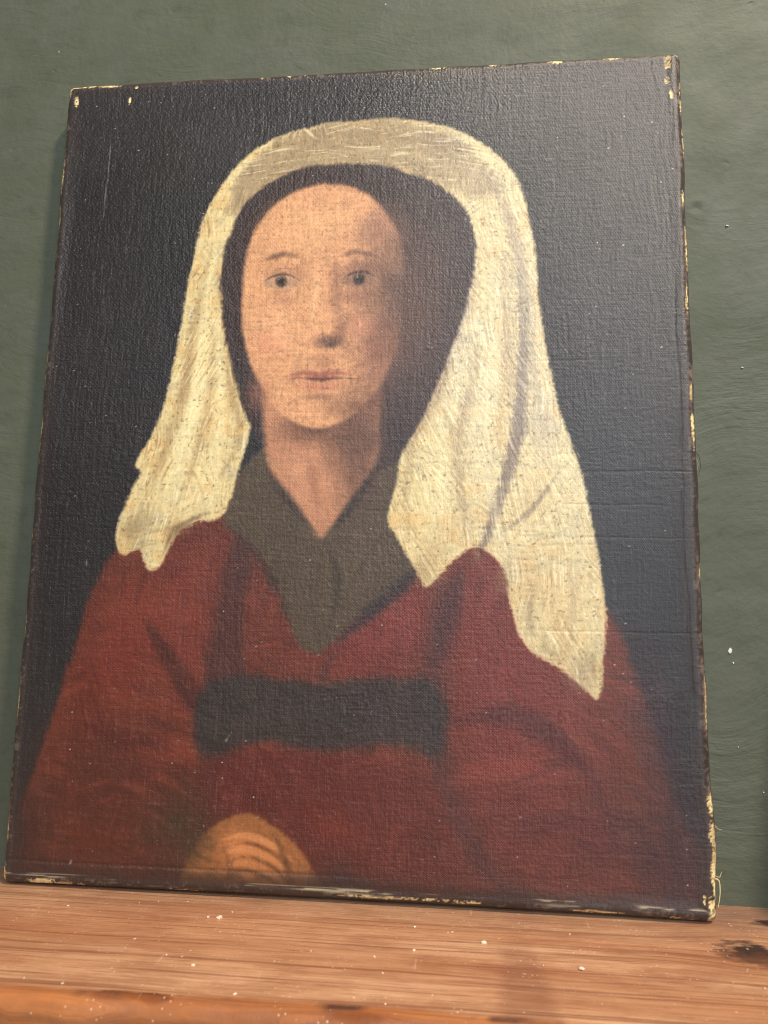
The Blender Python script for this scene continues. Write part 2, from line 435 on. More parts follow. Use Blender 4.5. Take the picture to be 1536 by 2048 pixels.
def spline(pts, closed=True, n=6):
    P = np.array(pts, float); m = len(P); out = []
    rngi = range(m) if closed else range(m-1)
    for i in rngi:
        if closed: p0, p1, p2, p3 = P[(i-1) % m], P[i], P[(i+1) % m], P[(i+2) % m]
        else: p0, p1, p2, p3 = P[max(i-1, 0)], P[i], P[i+1], P[min(i+2, m-1)]
        for t in np.arange(n)/n:
            out.append(0.5*((2*p1)+(p2-p0)*t+(2*p0-5*p1+4*p2-p3)*t*t+(3*p1-p0-3*p2+p3)*t**3))
    if not closed: out.append(P[-1])
    return np.array(out)

def seg_dist(P, closed, taper=0.0):
    d = np.full(SXX.shape, 1e9, np.float32)
    inside = np.zeros(SXX.shape, bool)
    n = len(P)
    for i in range(n if closed else n-1):
        a = P[i]; b = P[(i+1) % n]
        vx, vy = b-a; L2 = vx*vx+vy*vy+1e-9
        t = np.clip(((SXX-a[0])*vx+(SYY-a[1])*vy)/L2, 0, 1)
        dd = (SXX-a[0]-t*vx)**2+(SYY-a[1]-t*vy)**2
        if taper: dd = (np.sqrt(dd)+taper*(1-np.maximum(np.sin(np.pi*np.clip((i+t)/(n-1), 0.0, 1.0)), 0)**0.6))**2
        np.minimum(d, dd, out=d)
        if closed:
            c = (a[1] > SYY) != (b[1] > SYY)
            with np.errstate(divide='ignore', invalid='ignore'):
                xi = vx*(SYY-a[1])/(vy if abs(vy) > 1e-9 else 1e-9)+a[0]
            inside ^= c & (SXX < xi)
    d = np.sqrt(d)
    return np.where(inside, -d, d) if closed else d

n_fine = fbm(2.2, U, V, 1, 3)-0.5
n_mid = fbm(9, U, V, 5, 3)-0.5
n_big = fbm(60, U, V, 9, 3)-0.5
thr_h = lattice(7, 1.0, U, V, 21)-0.5
thr_v = lattice(1.0, 7, U, V, 22)-0.5
n_grain = (lattice(1.3, 1.3, U, V, 31)-0.5)+0.6*(lattice(0.9, 0.9, U, V, 32)-0.5)
slub = (lattice(60, 1.3, U, V, 23)-0.5)+(lattice(1.3, 60, U, V, 24)-0.5)
thread = 0.6*thr_h+0.6*thr_v+0.35*slub+0.45*n_grain

def strokes(length, width, seed, angles, patch=22):
    tot = np.zeros(U.shape, np.float32); out = np.zeros(U.shape, np.float32)
    cu = U+7*(lattice(26, 26, U, V, seed+500)-0.5); cv = V+7*(lattice(26, 26, U, V, seed+501)-0.5)
    for i, a in enumerate(angles):
        ca, sa = math.cos(math.radians(a)), math.sin(math.radians(a))
        f = lattice(length, width, cu*ca+cv*sa, -cu*sa+cv*ca, seed+i)*0.65+lattice(length*.6, width*.5, cu*ca+cv*sa, -cu*sa+cv*ca, seed+90+i)*0.35-0.5
        w = np.exp(13*lattice(patch, patch, U, V, seed+200+i))
        out += f*w; tot += w
    out /= tot
    return out
st_any = strokes(11, 1.15, 1000, [0, 30, 60, 90, 120, 150, 75, 105], 15)
_l = strokes(20, 0.9, 2100, [100, 106, 112, 118, 94], 24); _r = strokes(20, 0.9, 2200, [66, 72, 80, 86, 60, 50], 24); _t = strokes(16, 0.9, 2300, [-12, 2, 14, 24, 40], 20)
_w = sstep(165, 215, U); _top = sstep(95, 70, V)
st_fine = (_l*(1-_w)+_r*_w)*(1-_top)+_t*_top
st_vert = strokes(26, 1.3, 1300, [86, 90, 94, 88], 60)
st_soft = strokes(22, 2.6, 1500, [20, 70, 110, 160, 45])

Cc = np.zeros(U.shape+(3,), np.float32)     # display-referred paint colour 0..1
Imp = np.zeros(U.shape, np.float32)         # impasto amount

def lay(mask, col, tex=None, ta=0.0):
    global Cc
    c = np.array(col, np.float32)/255
    layer = np.broadcast_to(c, Cc.shape)
    if tex is not None: layer = np.clip(layer*(1+ta*tex[..., None]), 0, 1)
    Cc = Cc*(1-mask[..., None])+layer*mask[..., None]

AFF = [0.0, 0.0, 1.0, 1.0, 0.0, 0.0]
def aff(pts):
    cx, cy, kx_, ky_, tx, ty = AFF
    return [((x-cx)*kx_+cx+tx, (y-cy)*ky_+cy+ty) for x, y in pts]

def shape(pts, col, soft=2.0, jit=1.5, op=1.0, tex=None, ta=0.0, imp=None, smooth=True, grit=0.0):
    global Imp
    pts = aff(pts)
    P = spline(pts) if smooth else np.array(pts, float)
    sd = bil(seg_dist(P, True))
    sd = sd+jit*(n_fine*0.8+n_mid*1.2+1.6*st_any)+grit*thread*2
    soft = soft*0.55
    m = sstep(soft, -soft, sd)*op
    lay(m, col, tex, ta)
    if imp is not None: Imp = Imp*(1-m)+imp*m
    return m

def line(pts, col, w=1.5, soft=1.5, op=1.0, jit=0.8, taper=False, grit=0.0, imp=None):
    global Imp
    sd = bil(seg_dist(spline(aff(pts), False), False, w+soft))+jit*(n_fine+n_mid+2.2*st_any)+grit*thread*2
    soft = soft*0.62
    m = sstep(w+soft, max(w-soft, -soft), sd)*op
    lay(m, col)
    if imp is not None: Imp = Imp*(1-m)+imp*m
    return m

def blob(cx, cy, rx, ry, col, op=1.0, ang=0.0, hard=0.0, tex=None, ta=0.0):
    (cx, cy), = aff([(cx, cy)]); rx *= AFF[2]; ry *= AFF[3]
    ca, sa = math.cos(math.radians(ang)), math.sin(math.radians(ang))
    dx = ((U-cx)*ca+(V-cy)*sa)/rx; dy = (-(U-cx)*sa+(V-cy)*ca)/ry
    d = np.sqrt(dx*dx+dy*dy)+0.22*n_mid+0.08*n_fine+0.30*st_any*min(1.0, 14.0/min(rx, ry))
    m = sstep(1.0, hard, d)*op
    lay(m, col, tex, ta)
    return m

# ground tone
Cc[:] = np.array((41, 37, 37), np.float32)/255
lay(sstep(-0.12, 0.2, n_big)*0.7, (50, 46, 44))
lay(sstep(0.0, 0.35, st_vert)*0.30, (66, 58, 60))
blob(70, 90, 60, 90, (40, 38, 31), 0.7)
blob(345, 250, 60, 200, (52, 54, 64), 0.45)
blob(300, 30, 120, 40, (60, 56, 60), 0.35)

# red dress: body and sleeves
RED = (106, 48, 36)
shape([(6, 520), (8, 462), (20, 425), (34, 370), (44, 330), (66, 300), (110, 282), (180, 276), (250, 282), (300, 292), (326, 315), (346, 350), (362, 395), (372, 440), (376, 520)],
      RED, 5, 2.5, 1.0, st_soft, 0.25, 0.0, grit=1.0)
blob(100, 350, 44, 75, (134, 60, 49), 0.75, 12)
blob(64, 365, 34, 60, (128, 48, 38), 0.6, 20)
blob(56, 440, 60, 60, (84, 42, 33), 0.8)
line([(72, 345), (92, 372), (112, 400), (124, 425)], (72, 34, 31), 6, 5, 0.85)
line([(40, 410), (70, 418), (104, 424)], (80, 34, 30), 5, 6, 0.75)
blob(95, 424, 22, 12, (138, 58, 46), 0.45, -15)
blob(100, 465, 30, 40, (70, 34, 30), 0.65)
blob(205, 352, 50, 48, (124, 48, 46), 0.8)
blob(230, 345, 24, 36, (146, 62, 62), 0.45, 15)
blob(290, 380, 60, 100, (130, 50, 46), 0.75, -12)
blob(270, 330, 20, 40, (140, 58, 58), 0.45, 20)
line([(250, 405), (285, 398), (315, 412), (338, 440)], (78, 36, 36), 7, 7, 0.8)
line([(244, 440), (280, 425), (320, 430)], (142, 62, 54), 6, 7, 0.6)
line([(262, 468), (300, 452), (345, 462)], (80, 37, 37), 7, 7, 0.75)
line([(240, 385), (252, 350), (262, 315)], (76, 36, 38), 6, 7, 0.75)
blob(345, 470, 46, 60, (66, 38, 42), 0.75)
blob(364, 400, 22, 70, (60, 40, 44), 0.7, -8)
shape([(250, 440), (330, 446), (352, 500), (240, 510), (225, 480)], (108, 42, 38), 12, 3, 0.5, st_soft, .2)
lay(sstep(0.06, 0.3, st_soft)*0.22*(Cc[..., 0] > 1.7*Cc[..., 1]), (156, 74, 54))
lay(sstep(0.06, 0.3, -st_soft)*0.25*(Cc[..., 0] > 1.7*Cc[..., 1]), (70, 33, 31))
blob(6, 480, 40, 80, (50, 41, 39), 0.75)
blob(40, 505, 70, 30, (54, 42, 40), 0.6)
blob(382, 470, 44, 90, (54, 44, 46), 0.75)
blob(330, 506, 90, 26, (62, 44, 44), 0.55)
# bodice laced in, waist band in shadow between the sleeves
shape([(128, 300), (118, 345), (112, 390), (118, 440), (128, 440), (136, 392), (136, 340), (140, 306)], (58, 42, 42), 9, 3, 0.65, st_soft, .25)
shape([(246, 330), (240, 370), (240, 400), (248, 440), (262, 470), (286, 500), (298, 500), (270, 460), (254, 420), (252, 370), (262, 326)], (66, 42, 43), 12, 3, 0.55, st_soft, .25)
shape([(112, 390), (140, 380), (180, 383), (222, 380), (248, 384), (250, 420), (222, 416), (180, 422), (150, 417), (114, 424)], (54, 48, 45), 7, 2.5, 0.92, st_soft, 0.35, grit=0.8)
blob(180, 400, 60, 14, (60, 54, 51), 0.5)
line([(190, 362), (184, 376), (182, 384)], (62, 42, 42), 2, 5, 0.6)
shape([(120, 428), (230, 428), (250, 462), (250, 520), (120, 520)], (96, 38, 33), 9, 2, 0.8, st_soft, .25)
blob(195, 462, 36, 14, (124, 46, 36), 0.6, 12)
# lap: an ochre cloth bundle in the lower part
blob(104, 462, 40, 30, (62, 54, 42), 0.75, -35)
shape([(104, 520), (108, 488), (120, 466), (140, 455), (160, 462), (178, 480), (190, 520)], (146, 96, 58), 3, 2, 0.95, st_any, 0.25, 0.5)
blob(138, 474, 17, 15, (196, 126, 78), 0.8, 30, tex=st_any, ta=0.25)
blob(116, 494, 16, 20, (112, 78, 48), 0.7)
for q in range(4):
    yy = 467+q*7.5
    line([(126+q*2, yy+4), (142, yy), (158, yy+5), (172-q*2, yy+15)], (206-8*q, 138-7*q, 88-5*q), 2.2, 1.6, 0.75, 0.7)
    line([(128+q*2, yy+8), (143, yy+4), (158, yy+9), (170-q*2, yy+19)], (104, 66, 44), 0.7, 1.4, 0.7, 0.6)
blob(112, 474, 16, 22, (66, 54, 42), 0.75, 35)
line([(156, 462), (166, 482), (172, 510)], (96, 62, 42), 2, 3, 0.7)
line([(128, 470), (134, 484), (134, 500)], (120, 78, 50), 1.5, 2.5, 0.6)
blob(196, 496, 26, 22, (48, 42, 42), 0.8, 35)

# brown collar crossed over at the breast
shape([(118, 288), (132, 258), (150, 246), (180, 262), (214, 250), (236, 270), (250, 300), (232, 322), (204, 346), (180, 366), (166, 358), (154, 330), (138, 306)],
      (82, 68, 54), 3, 2, 1.0, st_any, 0.22, 0.2, grit=0.8)
line([(250, 300), (232, 324), (204, 348), (182, 368)], (50, 42, 43), 4, 5, 0.85)
line([(120, 290), (140, 310), (156, 336), (168, 362)], (60, 44, 40), 2.5, 4, 0.7)
blob(200, 318, 30, 20, (96, 79, 62), 0.6, -40)
line([(180, 300), (190, 325), (184, 358)], (54, 46, 40), 2, 4, 0.7)
line([(226, 284), (206, 314), (190, 340)], (62, 52, 44), 1.5, 4, 0.6)

# scarf: rounded hood falling on both shoulders
CREAM = (222, 200, 148)
SC0 = shape([(196, 37), (232, 39), (266, 52), (292, 78), (303, 120), (307, 170), (316, 222), (328, 262), (335, 300), (340, 338), (338, 366), (335, 387), (328, 383), (314, 372), (296, 360), (288, 340), (284, 318), (270, 306), (258, 312), (246, 324), (240, 328), (234, 318), (222, 298), (218, 288),
       (224, 240), (200, 110), (160, 110), (140, 210), (128, 262), (120, 288), (104, 292), (92, 300), (84, 318), (76, 320), (70, 308), (60, 312), (55, 300), (62, 274), (68, 262), (64, 256), (78, 226), (86, 180), (92, 130), (102, 88), (128, 54), (162, 40)],
      CREAM, 2.4, 1.3, 1.0, st_any, 0.12, 1.0, grit=0.55)
lay(SC0*sstep(0.02, 0.22, n_mid)*0.55, (206, 168, 110), st_any, 0.2)
lay(SC0*sstep(0.10, 0.30, -n_mid)*0.4, (196, 184, 152), st_any, 0.2)
lay(SC0*sstep(250, 330, V)*sstep(-0.05, 0.2, n_mid+0.3*st_any)*0.4, (196, 164, 112))
for (x, y, rx, ry, an) in ((92, 296, 16, 8, -10), (64, 296, 8, 14, 10), (240, 318, 9, 14, 10), (330, 372, 10, 20, 10), (286, 322, 10, 18, 15), (312, 364, 14, 8, 25)):
    blob(x, y, rx, ry, (136, 114, 84), 0.6, an)
# crown of the scarf, duller
shape([(197, 37), (232, 41), (264, 58), (284, 86), (268, 92), (236, 78), (198, 70), (160, 74), (128, 92), (112, 96), (120, 70), (140, 51), (164, 41)],
      (160, 138, 106), 6, 3, 0.88, st_any, 0.28, 0.8)
line([(140, 54), (185, 46), (236, 54), (266, 72)], (146, 126, 96), 2, 4, 0.55)
line([(150, 66), (196, 58), (240, 66), (274, 92)], (196, 176, 136), 2, 3, 0.45)
blob(250, 54, 22, 8, (120, 100, 84), 0.55, 22)
# left fall
blob(108, 200, 24, 70, (236, 214, 158), 0.75, 14, tex=st_any, ta=0.2)
blob(98, 262, 30, 34, (238, 218, 164), 0.7, tex=st_any, ta=0.2)
line([(112, 110), (102, 160), (92, 210), (78, 262), (72, 300)], (188, 160, 112), 2.5, 4, 0.6)
line([(124, 190), (112, 238), (100, 288)], (200, 176, 124), 2, 4, 0.55)
blob(70, 296, 14, 22, (170, 150, 112), 0.7, 20)
line([(84, 316), (92, 296), (118, 284)], (128, 106, 78), 2, 3, 0.7)
# right fall: two overlapping lengths
blob(262, 205, 24, 80, (226, 210, 168), 0.75, -9, tex=st_any, ta=0.22)
blob(248, 268, 24, 44, (228, 208, 156), 0.7, 8, tex=st_any, ta=0.22)
blob(244, 312, 14, 20, (196, 166, 116), 0.65)
line([(292, 120), (296, 180), (292, 240), (276, 296), (262, 322)], (92, 74, 70), 4, 4, 0.85, grit=1)
line([(284, 150), (287, 205), (280, 250)], (206, 168, 110), 4, 5, 0.6)
blob(306, 230, 12, 44, (190, 170, 140), 0.8, -10)
blob(300, 280, 20, 26, (226, 196, 138), 0.8, 20, tex=st_any, ta=0.2)
line([(282, 298), (300, 284), (318, 258)], (112, 92, 72), 1.5, 2.5, 0.75)
line([(284, 306), (304, 294), (322, 272)], (240, 218, 164), 2, 2, 0.6)
blob(314, 338, 18, 40, (218, 184, 128), 0.8, -6, tex=st_any, ta=0.2)
line([(304, 318), (298, 340), (302, 362)], (140, 114, 88), 2, 4, 0.6)
line([(326, 300), (322, 340), (318, 372)], (176, 150, 116), 2, 4, 0.55)
blob(324, 374, 12, 14, (150, 130, 106), 0.6)
LO = [(132, 56), (108, 88), (97, 130), (88, 180), (78, 226), (66, 262), (60, 300)]; LI = [(130, 88), (112, 128), (114, 168), (124, 206), (130, 240), (122, 266), (110, 288)]
RO = [(264, 58), (288, 92), (300, 140), (309, 195), (322, 250), (334, 300), (336, 360)]; RI = [(250, 90), (270, 126), (262, 172), (248, 214), (230, 248), (232, 290), (256, 322)]
def fold(A, B, t, c, w, so, op, i0=0, i1=7):
    line([(a[0]+(b[0]-a[0])*t+1.5*math.sin(3*i+9*t), a[1]+(b[1]-a[1])*t) for i, (a, b) in enumerate(zip(A, B))][i0:i1], c, w, so, op, grit=0.4)
for t, c, w, op, i0, i1 in ((.2, (170, 142, 100), 3, .75, 1, 7), (.36, (244, 226, 172), 3.5, .6, 1, 6), (.55, (182, 152, 106), 3, .7, 2, 7), (.72, (246, 228, 176), 3, .5, 2, 7), (.93, (158, 128, 92), 2, .55, 0, 7)):
    fold(LO, LI, t, c, w, 5, op, i0, i1)
for t, c, w, op, i0, i1 in ((.12, (150, 132, 108), 4, .8, 0, 5), (.34, (178, 156, 122), 3.5, .7, 1, 5), (.52, (234, 218, 176), 4, .45, 1, 7), (.7, (168, 142, 106), 3.5, .75, 2, 7), (.88, (226, 206, 160), 3, .4, 1, 6), (1.0, (140, 112, 86), 2, .5, 0, 7)):
    fold(RO, RI, t, c, w, 6, op, i0, i1)
lay(SC0*sstep(225, 285, U)*0.30, (206, 192, 158), st_any, .2)  # greyish wash: sheen over the right fall mixed into the paint colour
blob(96, 230, 12, 40, (246, 230, 180), 0.6, 18, tex=st_any, ta=.1)
blob(258, 190, 9, 50, (238, 226, 186), 0.6, 12, tex=st_any, ta=.1)
blob(250, 262, 12, 34, (238, 222, 172), 0.5, 5, tex=st_any, ta=.1)
lay(SC0*sstep(0.12, 0.30, -st_any)*0.14, (156, 124, 88))
lay(SC0*sstep(0.10, 0.30, st_fine)*0.5, (250, 238, 200))
lay(SC0*sstep(0.14, 0.32, -st_fine)*0.5*sstep(-.1, .2, n_mid+0.1), (140, 110, 76))
lay(SC0*sstep(0.36, 0.55, -n_grain)*0.5, (120, 92, 64))
# shadowed lining
shape([(178, 66), (216, 70), (250, 86), (268, 116), (264, 156), (250, 200), (232, 240), (212, 262), (160, 258), (136, 236), (124, 206), (114, 168), (112, 128), (124, 92), (148, 72)],
      (58, 45, 43), 3, 1.5, 1.0, st_soft, 0.25, 0.1)
# neck
shape([(146, 200), (206, 200), (212, 240), (210, 258), (196, 278), (181, 300), (174, 296), (160, 276), (146, 258)], (184, 130, 98), 5, 1.5, 1.0, st_soft, 0.15, 0.4)
blob(200, 244, 26, 56, (92, 64, 54), 0.9)
blob(176, 236, 40, 16, (100, 68, 54), 0.8)
blob(164, 262, 11, 24, (204, 146, 112), 0.75, -20)
blob(176, 284, 5, 12, (190, 132, 104), 0.6, -15)
line([(170, 250), (174, 270), (178, 288)], (150, 98, 74), 2, 4, 0.5)
line([(142, 254), (156, 276), (180, 302)], (64, 50, 44), 2.5, 3.5, 0.8)
line([(216, 252), (200, 278), (181, 302)], (58, 46, 42), 2.5, 3.5, 0.85)
AFF[:] = [174, 155, 1.06, 1.03, 2, 0]
shape([(174, 70), (204, 77), (228, 104), (234, 140), (228, 178), (218, 190), (216, 140), (204, 108), (176, 92), (150, 106), (132, 138), (130, 184), (122, 176), (118, 136), (126, 102), (148, 76)],
      (58, 42, 37), 4, 1.5, 1.0, st_soft, 0.5)
AFF[:] = [174, 156, 1.13, 1.08, 2, 3]
# face: lit from the left, the far cheek in warm brown shade
FACE = shape([(174, 82), (198, 90), (214, 114), (219, 148), (215, 180), (204, 206), (188, 222), (173, 227), (157, 221), (143, 205), (132, 178), (129, 148), (133, 114), (150, 90)],
      (214, 156, 112), 3.5, 1.2, 1.0, st_soft, 0.08, 0.4)
blob(160, 110, 32, 26, (224, 168, 120), 0.85)
blob(178, 104, 26, 14, (224, 168, 120), 0.55)
blob(146, 170, 17, 24, (234, 174, 130), 0.65)
blob(144, 178, 13, 13, (202, 122, 96), 0.4)
blob(219, 156, 42, 88, (92, 67, 57), 0.97, 0)
blob(204, 182, 20, 36, (138, 90, 72), 0.65)
blob(204, 112, 20, 26, (150, 108, 86), 0.65)
blob(194, 168, 13, 14, (206, 142, 110), 0.55)
blob(194, 214, 24, 16, (112, 76, 60), 0.75)
blob(168, 215, 13, 9, (216, 156, 114), 0.6)
blob(140, 206, 10, 18, (176, 112, 88), 0.5)
# sockets and brows
for cx, s_ in ((151, 1), (194, -1)):
    lit = s_ > 0
    blob(cx+2*s_, 137, 17, 10, (162, 114, 88) if lit else (128, 88, 72), 0.7)
    line([(cx-13, 129 if lit else 127.5), (cx-1, 124.5), (cx+12, 127 if lit else 129)], (98, 68, 54), 1.6, 3.2, 0.75)
    blob(cx-1, 133, 10, 2.6, (206, 152, 112) if lit else (170, 120, 94), 0.4)
    shape([(cx-11, 141.6), (cx-4, 137.6), (cx+4, 137.6), (cx+11, 141.8), (cx+4, 145.2), (cx-4, 145.2)], (178, 140, 110) if lit else (138, 104, 84), 1.4, .25, 0.8)
    blob(cx-0.3, 140.9, 4.3, 4.4, (62, 46, 38), 0.92, hard=0.5)
    blob(cx-0.3, 140.7, 2.2, 2.3, (30, 24, 23), 0.95, hard=0.4)
    line([(cx-12.5, 142), (cx-5, 137.4), (cx+3, 136.6), (cx+12, 141.6)], (62, 43, 37), 0.8, 1.4, 0.9, 0.2)
    line([(cx-12, 136.5), (cx-3, 133.2), (cx+5, 133.2), (cx+12, 137)], (132, 92, 72), 0.4, 1.2, 0.55, 0.2)
    blob(cx-1.6, 139.4, 0.9, 0.8, (214, 200, 184), 0.7)
    line([(cx-9, 144.6), (cx, 146.8), (cx+9, 144.6)], (146, 100, 78), 0.6, 2.2, 0.55, 0.3)
    blob(cx, 151, 13, 5, (176, 124, 96) if lit else (146, 100, 80), 0.5)
# nose
line([(180, 122), (181, 146), (184, 170)], (134, 94, 76), 3.4, 7, 0.6)
line([(170, 126), (170, 150), (168, 168)], (230, 178, 132), 2, 4, 0.6)
blob(170, 172, 9, 7, (220, 160, 118), 0.65)
blob(178, 177, 14, 6.5, (90, 64, 55), 0.9)
blob(184, 170, 6, 10, (128, 86, 70), 0.6)
blob(164, 178.5, 4, 2.0, (120, 82, 68), 0.4); blob(179, 179, 4, 2.4, (74, 52, 46), 0.7)
blob(175, 188, 10, 8, (146, 98, 78), 0.5)
# mouth
blob(173, 199.5, 19, 7, (178, 112, 90), 0.5)
line([(150, 198), (164, 195), (173, 196.4), (183, 195.2), (197, 198)], (150, 84, 70), 2.2, 2.4, 0.8, .4)
line([(147, 199), (164, 198), (174, 199), (184, 198.2), (200, 199.4)], (84, 50, 44), 1.0, 1.6, 0.9, .4)
line([(156, 201), (173, 203.8), (190, 201)], (196, 118, 96), 1.6, 2.4, 0.6, .4)
blob(173, 209, 13, 3.6, (128, 90, 72), 0.55)
line([(146, 211), (158, 223), (174, 228.5), (190, 223), (204, 208)], (92, 62, 52), 1.0, 3.4, 0.65)
lay(FACE*sstep(0.05, 0.3, n_fine+0.5*n_grain)*0.08*sstep(225, 185, U), (238, 190, 142))
lay(FACE*sstep(0.05, 0.3, -n_fine-0.5*n_grain)*0.10, (140, 92, 70))
lay(FACE*sstep(0.36, 0.6, -n_grain)*0.3, (120, 78, 58))
AFF[:] = [0, 0, 1, 1, 0, 0]

_red = sstep(1.5, 1.9, Cc[..., 0]/(Cc[..., 1]+1e-3))*sstep(275, 300, V)*(1-SC0)
lay(_red*0.20, (78, 58, 46))
lay(_red*sstep(400, 510, V)*0.30, (62, 40, 36))
lay(_red*sstep(0.05, 0.35, n_big+0.3*st_any)*0.25, (140, 72, 54))
# ---- age: thin paint, rubbed threads, grime toward the edges
lum = Cc.mean(-1)
rub = sstep(0.30, 0.75, thread+0.5*n_mid)*0.22
lay(rub*(lum < 0.55), (118, 92, 84)); 
lay(sstep(0.35, 0.8, -thread+0.6*n_fine)*0.25*(lum > 0.42), (120, 92, 62))
Cc *= (1+0.10*thread+0.10*n_fine+0.10*n_mid)[..., None]
edge = np.minimum(np.minimum(U, W-U), np.minimum(V, H-V))
lay(sstep(6.8, 5.2, edge+0.8*n_mid+0.5*n_fine)*0.8, (92, 78, 70))
lay(sstep(16, 4, edge+6*n_mid)*0.75, (56, 48, 46))
lay(sstep(22, 2, H-V+4*n_mid)*0.4, (60, 48, 44))

# bare priming where the paint has flaked off at the turned edge
Bare = np.zeros(U.shape, np.float32)
def flake(cx, cy, rx, ry, rag=0.8, op=1.0):
    d = np.sqrt(((U-cx)/rx)**2+((V-cy)/ry)**2)+rag*(n_fine*1.6+n_mid*1.2+0.5*n_grain)
    global Bare
    Bare = np.maximum(Bare, sstep(1.05, 0.85, d)*op)
for f in [(0.5, 3, 3.6, 9), (3, 0.6, 10, 3.2), (391, 1.5, 3, 2.5), (16, 2.5, 7, 1.6), (28, 3.0, 8, 1.6), (8, 13, 1.5, 4), (48, 5.5, 1, 1), (44, 14, .9, 2), (1.5, 62, 1.8, 14), (1, 95, 1.2, 9),
          (1.2, 190, 1.8, 7), (1, 203, 1.3, 5), (.8, 234, 1.6, 7), (.8, 246, 1.2, 4), (1, 300, 1, 3), (.6, 355, 1.5, 9), (1, 400, 1.2, 12), (1, 470, 2, 7), (0.5, 495, 3.4, 7),
          (26, 497.5, 9, 2.0), (39, 498.6, 6, 1.9), (48, 499, 3, 1.2), (100, 498.6, 1.3, 1.3), (110, 499.6, 8, .8), (222, 497, 30, .9), (246, 496.5, 9, 1.1), (262, 497, 12, .9), (330, 498, 14, .9),
          (150, 2, 1.6, 1.6), (132, 3, 1.2, 1.2), (160, 2.2, 1, 1), (245, 2.5, 6, 1.2), (280, 2.6, 3, 1.2), (318, 3.2, 5, 1.6), (352, 2.6, 6, 1.4), (374, 0.6, 15, 1.2), (384.5, 8, 2.6, 5.5), (384, 20, 1.5, 2.8), (386, 30, 1.5, 4),
          (392.6, 33, 1.8, 11), (392.8, 60, 1.2, 10), (391, 98, 1.3, 6), (392, 128, 1.2, 16), (391, 160, 1, 10), (390.5, 215, 1.3, 6), (391, 238, 1.4, 12), (393, 318, 1.4, 5), (392, 388, 1.4, 16),
          (391, 440, 2.2, 8), (390.6, 455, 2.4, 8), (391.6, 470, 2.6, 13), (392.6, 481, 1.8, 10), (390, 490, 2.0, 5), (391.5, 497, 3.5, 4.5), (372, 499, 3.4, 1.8), (380, 499.4, 1.8, 1.3), (386, 488, .8, 3)]:
    flake(*f)
grain_edge = sstep(2.5, 0.2, np.abs(edge+0.6))*sstep(0.12, 0.42, n_mid+0.8*n_fine+0.4*thread)
lay(grain_edge*0.55, (150, 130, 112))
dry = n_fine+0.6*n_grain+0.8*n_mid
lay(sstep(3.2, 0.6, np.abs(edge-3.4))*sstep(0.10, 0.40, dry)*0.45, (142, 126, 112))
stk = (lattice(22, 0.7, U, V, 84)-0.5)+0.6*(lattice(7, 0.6, U, V, 85)-0.5)+0.8*(lattice(45, 6, U, V, 86)-0.5)
lay(sstep(3.4, 0.8, np.abs(H-V-4.4))*sstep(0.0, 0.40, stk)*0.75, (158, 148, 128))
lay(sstep(1.5, 0.3, np.abs(H-V-6.2))*sstep(0.12, 0.38, stk)*0.7, (196, 184, 148))
lay(sstep(1.8, 0.4, np.abs(U-1.6))*sstep(0.0, 0.3, dry+0.6*(lattice(3, 30, U, V, 82)-0.5))*0.6, (162, 138, 112))
lay(sstep(2.2, 0.4, np.abs(W-U-1.8))*sstep(-0.05, 0.3, dry+0.6*(lattice(3, 34, U, V, 83)-0.5))*0.5, (150, 126, 108))
corner_scuff = sstep(7, 1.0, edge)*sstep(0.15, 0.45, n_fine+0.7*n_mid)
lay(corner_scuff*0.35, (120, 108, 100))
Bare = Bare*sstep(-0.30, -0.05, n_fine+0.5*n_grain+0.25*n_mid)
lay(Bare, (226, 200, 142), n_fine, 0.7)
lay(Bare*sstep(0.0, 0.2, n_mid+0.4*n_grain)*0.5, (150, 118, 84))
# small losses and scratches
for (x, y, dx, dy, w) in [(33, 42, -1.5, 60, .5), (36, 300, 3, 30, .3), (262, 320, 0.1, 1, .5), (41, 488, 1.5, -4, .5), (245, 482, 4, 1, .35), (280, 345, .1, .8, .5), (295, 410, .1, .6, .5), (126, 420, 6, -10, .25), (200, 492, 0, 8, .35)]:
    P = [(x, y), (x+dx*.5+.3, y+dy*.5), (x+dx, y+dy)]
    line(P, (170, 160, 150), w, .35, 0.55, 0.5)
for k in range(170):
    x, y = rng.uniform(8, W-8), rng.uniform(8, H-8); r = rng.uniform(0.25, 0.6)
    iy0 = np.searchsorted(vs, y); ix0 = np.searchsorted(us, x)
    Cc[iy0, ix0:ix0+int(rng.integers(1, 3))] = np.array((190, 178, 166), np.float32)/255*rng.uniform(0.7, 1.0)

# ---- geometry
def prof(t, L):
    """surface coordinate -> (position along, outward arc offset, depth)"""
    q = np.maximum(np.maximum(RAD-t, t-(L-RAD)), 0); sgn = np.where(t < L/2, -1.0, 1.0)
    a = np.minimum(q, ARC)/RAD
    return np.clip(t, RAD, L-RAD), sgn*RAD*np.sin(a), RAD*(1-np.cos(a))+np.maximum(q-ARC, 0)
px, ox, dx = prof(U, W); py, oy, dy = prof(V, H)
hyp = np.hypot(ox, oy)+1e-6; sc = np.where(hyp > RAD, RAD/hyp, 1.0)
ox = ox*sc; oy = oy*sc
depth = np.minimum(dx+dy, T-0.3)
